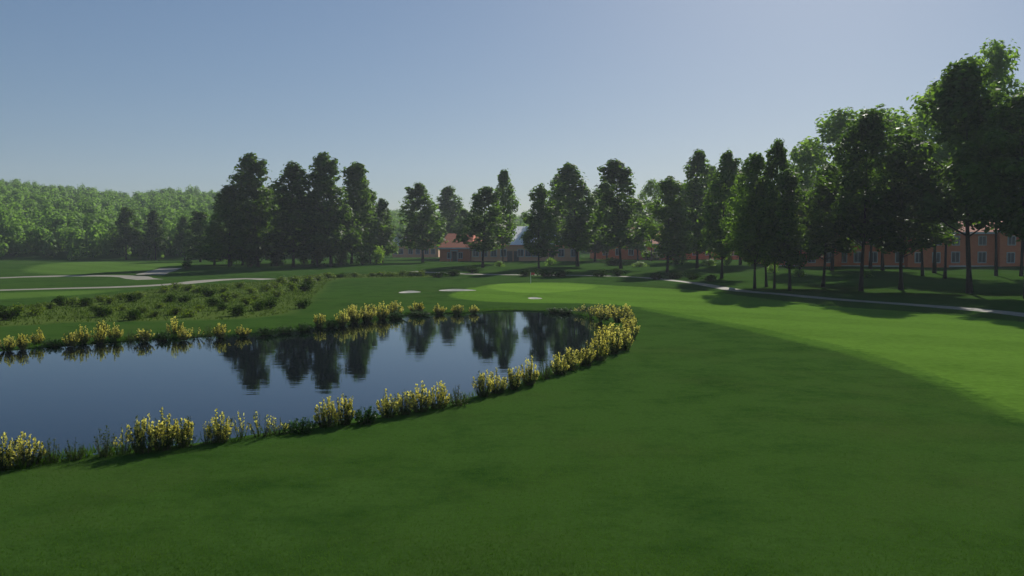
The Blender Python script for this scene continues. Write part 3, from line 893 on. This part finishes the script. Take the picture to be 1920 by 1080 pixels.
shrub_run([('d', 500, 625, 14, 42), ('d', 536, 622, 14, 40), ('d', 572, 618, 15, 40), ('y', 600, 611, 26, 30), ('d', 620, 611, 16, 30), ('y', 640, 609, 28, 32), ('y', 664, 603, 30, 34), ('y', 660, 592, 22, 28), ('y', 688, 600, 30, 36), ('y', 694, 590, 22, 32),
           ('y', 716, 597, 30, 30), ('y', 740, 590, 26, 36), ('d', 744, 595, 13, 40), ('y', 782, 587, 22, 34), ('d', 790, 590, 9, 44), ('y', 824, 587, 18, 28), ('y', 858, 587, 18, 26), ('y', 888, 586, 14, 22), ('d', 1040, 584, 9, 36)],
          'on the far bank along the dark low stretch', GF)

# scrub bushes beyond the pond
def make_bush(seed, leafm='leaf_bush'):
    rs = np.random.RandomState(seed)
    cl = []
    for i in range(9):
        a = rs.uniform(0, 6.28); r = rs.uniform(0, .42)
        rr = rs.uniform(.2, .34)
        cl.append(((r * math.cos(a), r * math.sin(a), rs.uniform(.16, .62)), (rr, rr, rr * .9)))
    C, N = crown_points(cl, 900, rs, .5)
    C = C[C[:, 2] > -.03]; N = N[:len(C)]
    V, Fq = leaf_quads(C, N, .12, rs)
    mb = MB()
    for c in cl[:6]: mb.tube([(0, 0, -.05), (c[0][0] * .4, c[0][1] * .4, .25), c[0]], [.03, .02, .008], 5)
    return [('branches', mb.mesh('branches', M['stem'])), ('foliage', mesh_np('foliage', V, Fq, M[leafm]))]
BUSH = [make_bush(201 + i) for i in range(4)]
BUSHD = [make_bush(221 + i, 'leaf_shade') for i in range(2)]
BUSHG = [make_bush(231 + i, 'leaf_bright') for i in range(2)]
_bc = [0]
def bush(px, py, hp, wp, label, group, kind=None, name='scrub_bush'):
    p = at(px, py); k = p[1] / F
    lib = {None: BUSH, 'd': BUSHD, 'g': BUSHG}[kind]
    parts = lib[_bc[0] % len(lib)]; _bc[0] += 1
    r = empty(name, (p[0], p[1], p[2] - .02), random.uniform(0, 6.28), (wp * k / 1.0, wp * k / 1.0, hp * k / .78))
    tag(r, label, 'bush', group)
    for nm, me in parts: link(nm, me, r)

GB = 'scrub bushes on the rough ground beyond the pond'
def bush_run(items, where):
    for i, (x, y, h, w, *kd) in enumerate(items):
        bush(x, y, h, w, f'{ORD[i]} bush {where}', GB, kd[0] if kd else None)
rb = random.Random(4)
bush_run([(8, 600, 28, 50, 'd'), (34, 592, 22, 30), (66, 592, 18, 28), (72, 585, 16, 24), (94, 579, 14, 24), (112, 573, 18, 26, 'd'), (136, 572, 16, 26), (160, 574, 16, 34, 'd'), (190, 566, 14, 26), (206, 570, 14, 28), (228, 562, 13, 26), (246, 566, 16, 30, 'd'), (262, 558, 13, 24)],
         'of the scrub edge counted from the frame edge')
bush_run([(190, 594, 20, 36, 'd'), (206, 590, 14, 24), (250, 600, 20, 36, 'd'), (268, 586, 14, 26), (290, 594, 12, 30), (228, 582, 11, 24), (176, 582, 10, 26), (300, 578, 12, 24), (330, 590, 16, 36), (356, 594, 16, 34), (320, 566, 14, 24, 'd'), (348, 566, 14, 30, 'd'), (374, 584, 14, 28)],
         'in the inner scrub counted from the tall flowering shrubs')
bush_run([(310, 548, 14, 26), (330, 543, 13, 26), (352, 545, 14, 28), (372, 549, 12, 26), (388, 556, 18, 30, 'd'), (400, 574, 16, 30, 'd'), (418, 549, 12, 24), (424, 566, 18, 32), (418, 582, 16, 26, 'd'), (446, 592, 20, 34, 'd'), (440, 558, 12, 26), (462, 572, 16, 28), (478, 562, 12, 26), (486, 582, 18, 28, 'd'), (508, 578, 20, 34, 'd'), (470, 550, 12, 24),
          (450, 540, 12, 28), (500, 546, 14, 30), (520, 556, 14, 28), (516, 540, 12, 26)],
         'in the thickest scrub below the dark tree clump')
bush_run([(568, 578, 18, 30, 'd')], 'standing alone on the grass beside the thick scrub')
bush_run([(530, 532, 13, 28), (552, 530, 14, 28), (548, 545, 16, 24), (572, 546, 18, 34, 'd'), (582, 532, 15, 28), (596, 526, 13, 24), (616, 521, 10, 26), (640, 520, 8, 28, 'd'), (664, 519, 8, 26), (700, 518, 8, 24), (716, 518, 9, 22), (734, 518, 9, 22), (756, 517, 10, 22), (772, 517, 10, 20), (790, 517, 10, 20)],
         'of the thin line leading from the scrub to the shaded bank')
GU = 'low bushes at the feet of the trees'
for (x, y, h, w, lab, kd) in [
        (350, 505, 22, 20, 'small dark upright bush at the outer foot of the dark clump', 'd'), (435, 496, 30, 26, 'fresh bright green bush under the fork-topped clump tree', 'g'), (570, 497, 30, 26, 'yellow-green bush between two trunks of the dark clump', 'g'),
        (595, 498, 34, 40, 'olive bush under the tallest clump tree', None), (705, 494, 30, 30, 'bright bush at the house end of the dark clump', 'g'), (680, 497, 20, 40, 'low olive bush at the foot of the bright-sided tree', None), (640, 497, 36, 36, 'tall olive bush under the green-edged tree', None), (520, 499, 36, 40, 'dark bush under the half hidden clump tree', 'd'), (470, 500, 30, 40, 'dark bush at the foot of the tall tapering tree', 'd'),
        (937, 500, 12, 20, 'small bright bush by the tan building near the slim tree', 'g'), (1031, 498, 14, 24, 'rounded bright bush in front of the tan building door', 'g'), (1200, 500, 10, 34, 'low bright bush past the fork-topped tree', 'g'), (1270, 496, 26, 40, 'olive bush behind the short dark tree', None), (1330, 498, 14, 34, 'small green bush between the two tall lumpy trees', 'g'),
        (1362, 498, 22, 20, 'bright bush by the tree at the path bend', 'g'), (1498, 519, 16, 26, 'round yellow-green bush on the lawn past the thin trunks', 'g'), (1450, 512, 18, 26, 'green bush among the three thin trunks', 'g'), (1625, 520, 14, 20, 'bright bush beside the far trunk before the brick wall', 'g'), (1225, 488, 20, 60, 'long olive bush along the low brick building', None), (1150, 497, 14, 40, 'dark bush under the fork-topped tree', 'd')]:
    bush(x, y, h, w, lab, GU, kd, 'low_bush')
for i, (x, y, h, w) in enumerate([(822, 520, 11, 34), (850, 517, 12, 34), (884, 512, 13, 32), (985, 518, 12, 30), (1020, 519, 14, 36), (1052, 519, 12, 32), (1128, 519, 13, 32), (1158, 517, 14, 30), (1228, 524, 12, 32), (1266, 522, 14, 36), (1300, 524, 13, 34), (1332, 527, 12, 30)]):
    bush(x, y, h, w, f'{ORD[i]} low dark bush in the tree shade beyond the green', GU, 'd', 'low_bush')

# rocks at the path
def rock(px, py, w, label):
    p = at(px, py); rs = np.random.RandomState(int(px))
    k = p[1] / F * w
    import bmesh
    bm = bmesh.new(); bmesh.ops.create_icosphere(bm, subdivisions=3, radius=.5)
    for v in bm.verts:
        c = v.co
        n = 1 + .18 * math.sin(c.x * 7 + px) * math.sin(c.y * 6 + 1) + .12 * math.sin(c.z * 9 + c.x * 5)
        v.co = Vector((c.x * k * n, c.y * k * .7 * n, max(c.z, -.25) * k * .45 * n))
    me = bpy.data.meshes.new('rock'); bm.to_mesh(me); bm.free(); me.materials.append(M['stone'])
    o = link('rock', me); o.location = (p[0], p[1], p[2] + k * .08); tag(o, label, 'rock', 'pale rocks beside the cart path')
rock(1372, 543, 13, 'pale rock beside the path at the foot of the bend tree')

# ------------------------------------------------------------------ flag
p = at(995, 531)
r = empty('golf_flag', p)
tag(r, 'thin pale golf flagstick with a small red flag on the green', 'flag')
m = MB(); m.tube([(0, 0, -.1), (0, 0, 1.25)], [.035, .03], 8); m.build('pole', M['pole'], r)
vs, fs = [], []
for i in range(9):
    u = i / 8
    yy = .05 * math.sin(u * 7)
    vs += [(.03 + u * .42, yy, 1.22 - .03 * u), (.03 + u * .42, yy + .01, .92 + .05 * u)]
fs = [(2 * i, 2 * i + 2, 2 * i + 3, 2 * i + 1) for i in range(8)]
n0 = len(vs); vs += [(a, b + .012, c) for a, b, c in vs]; fs += [tuple(n0 + q for q in f[::-1]) for f in fs]
m = MB(); m.add(vs, fs); m.build('flag', M['flag'], r)

# ------------------------------------------------------------------ grass
def blades(name, pts, hgt, wid, mat, label, rs):
    n = len(pts)
    z = height(pts[:, 0], pts[:, 1])
    a = rs.uniform(0, 6.28, n); h = hgt * rs.uniform(.5, 1.3, n); w = wid * rs.uniform(.6, 1.4, n)
    la = rs.uniform(0, 6.28, n); ll = h * rs.uniform(.1, .8, n)
    B = np.column_stack([pts, z - .005])
    s = np.column_stack([np.cos(a) * w, np.sin(a) * w, np.zeros(n)])
    tip = B + np.column_stack([np.cos(la) * ll, np.sin(la) * ll, h])
    V = np.stack([B - s, B + s, tip], 1).reshape(-1, 3)
    o = link(name, mesh_np(name, V, np.arange(3 * n).reshape(n, 3), M[mat]))
    tag(o, label, 'grass', kind='stuff')

rs = np.random.RandomState(9)
n = 560000
a = rs.uniform(-.64, .64, n); d = 1 / rs.uniform(1 / 60., 1 / 7.5, n)
P = np.column_stack([np.tan(a) * d, d])
ok = ~inside(pond, P) & ~inside(fairway, P) & ~inside(cut, P)
P = P[ok]
cv = .5 + .25 * np.sin(P[:, 0] * 1.1 + 1.7 * np.sin(P[:, 1] * .6)) + .25 * np.sin(P[:, 1] * .83 - P[:, 0] * .37 + 2 * np.sin(P[:, 0] * .29))
P = P[rs.uniform(0, 1, len(P)) < .35 + .65 * cv]
blades('rough_grass', P, .029, .0048, 'blade', 'short dark green rough grass on the near slope', rs)
# long grass among the scrub
lo, hi = scrub.min(0), scrub.max(0)
P = rs.uniform(lo, hi, (40000, 2)); P = P[inside(scrub, P)]
cl = .5 + .5 * np.sin(P[:, 0] * .5 + 2 * np.sin(P[:, 1] * .21)) * np.sin(P[:, 1] * .37 + P[:, 0] * .13)
P = P[rs.uniform(0, 1, len(P)) < .25 + .75 * cl]
blades('scrub_grass', P, .15, .04, 'tuft', 'yellowish long grass between the scrub bushes', rs)

dd = np.roll(pond, -1, 0) - np.roll(pond, 1, 0); dd /= np.linalg.norm(dd, axis=1)[:, None]
k = rs.randint(0, len(pond), 26000)
clump = .5 + .5 * np.sin(k * .23 + 2 * np.sin(k * .071))
k = k[rs.uniform(0, 1, len(k)) < .12 + .88 * clump ** 2]
P = pond[k] + dd[k] * rs.uniform(-.5, .5, len(k))[:, None] + np.column_stack([-dd[k][:, 1], dd[k][:, 0]]) * rs.normal(0, .16, len(k))[:, None]
blades('bank_grass', P, .17, .011, 'blade', 'uneven longer grass fringing the water edge', rs)

# ------------------------------------------------------------------ haze
hm = bpy.data.materials.new('haze'); hm.use_nodes = True
hn = hm.node_tree.nodes; hl = hm.node_tree.links
hn.remove(hn['Principled BSDF'])
hv = hn.new('ShaderNodeVolumePrincipled')
hv.inputs['Color'].default_value = (.80, .88, 1.0, 1)
hv.inputs['Density'].default_value = .00027
hv.inputs['Anisotropy'].default_value = .2
hl.new(hv.outputs[0], hn['Material Output'].inputs['Volume'])
m = MB(); m.box(-460, 460, -30, 640, -2.6, 62)
tag(m.build('haze', hm), 'thin pale summer haze over the whole course', 'haze', kind='stuff')
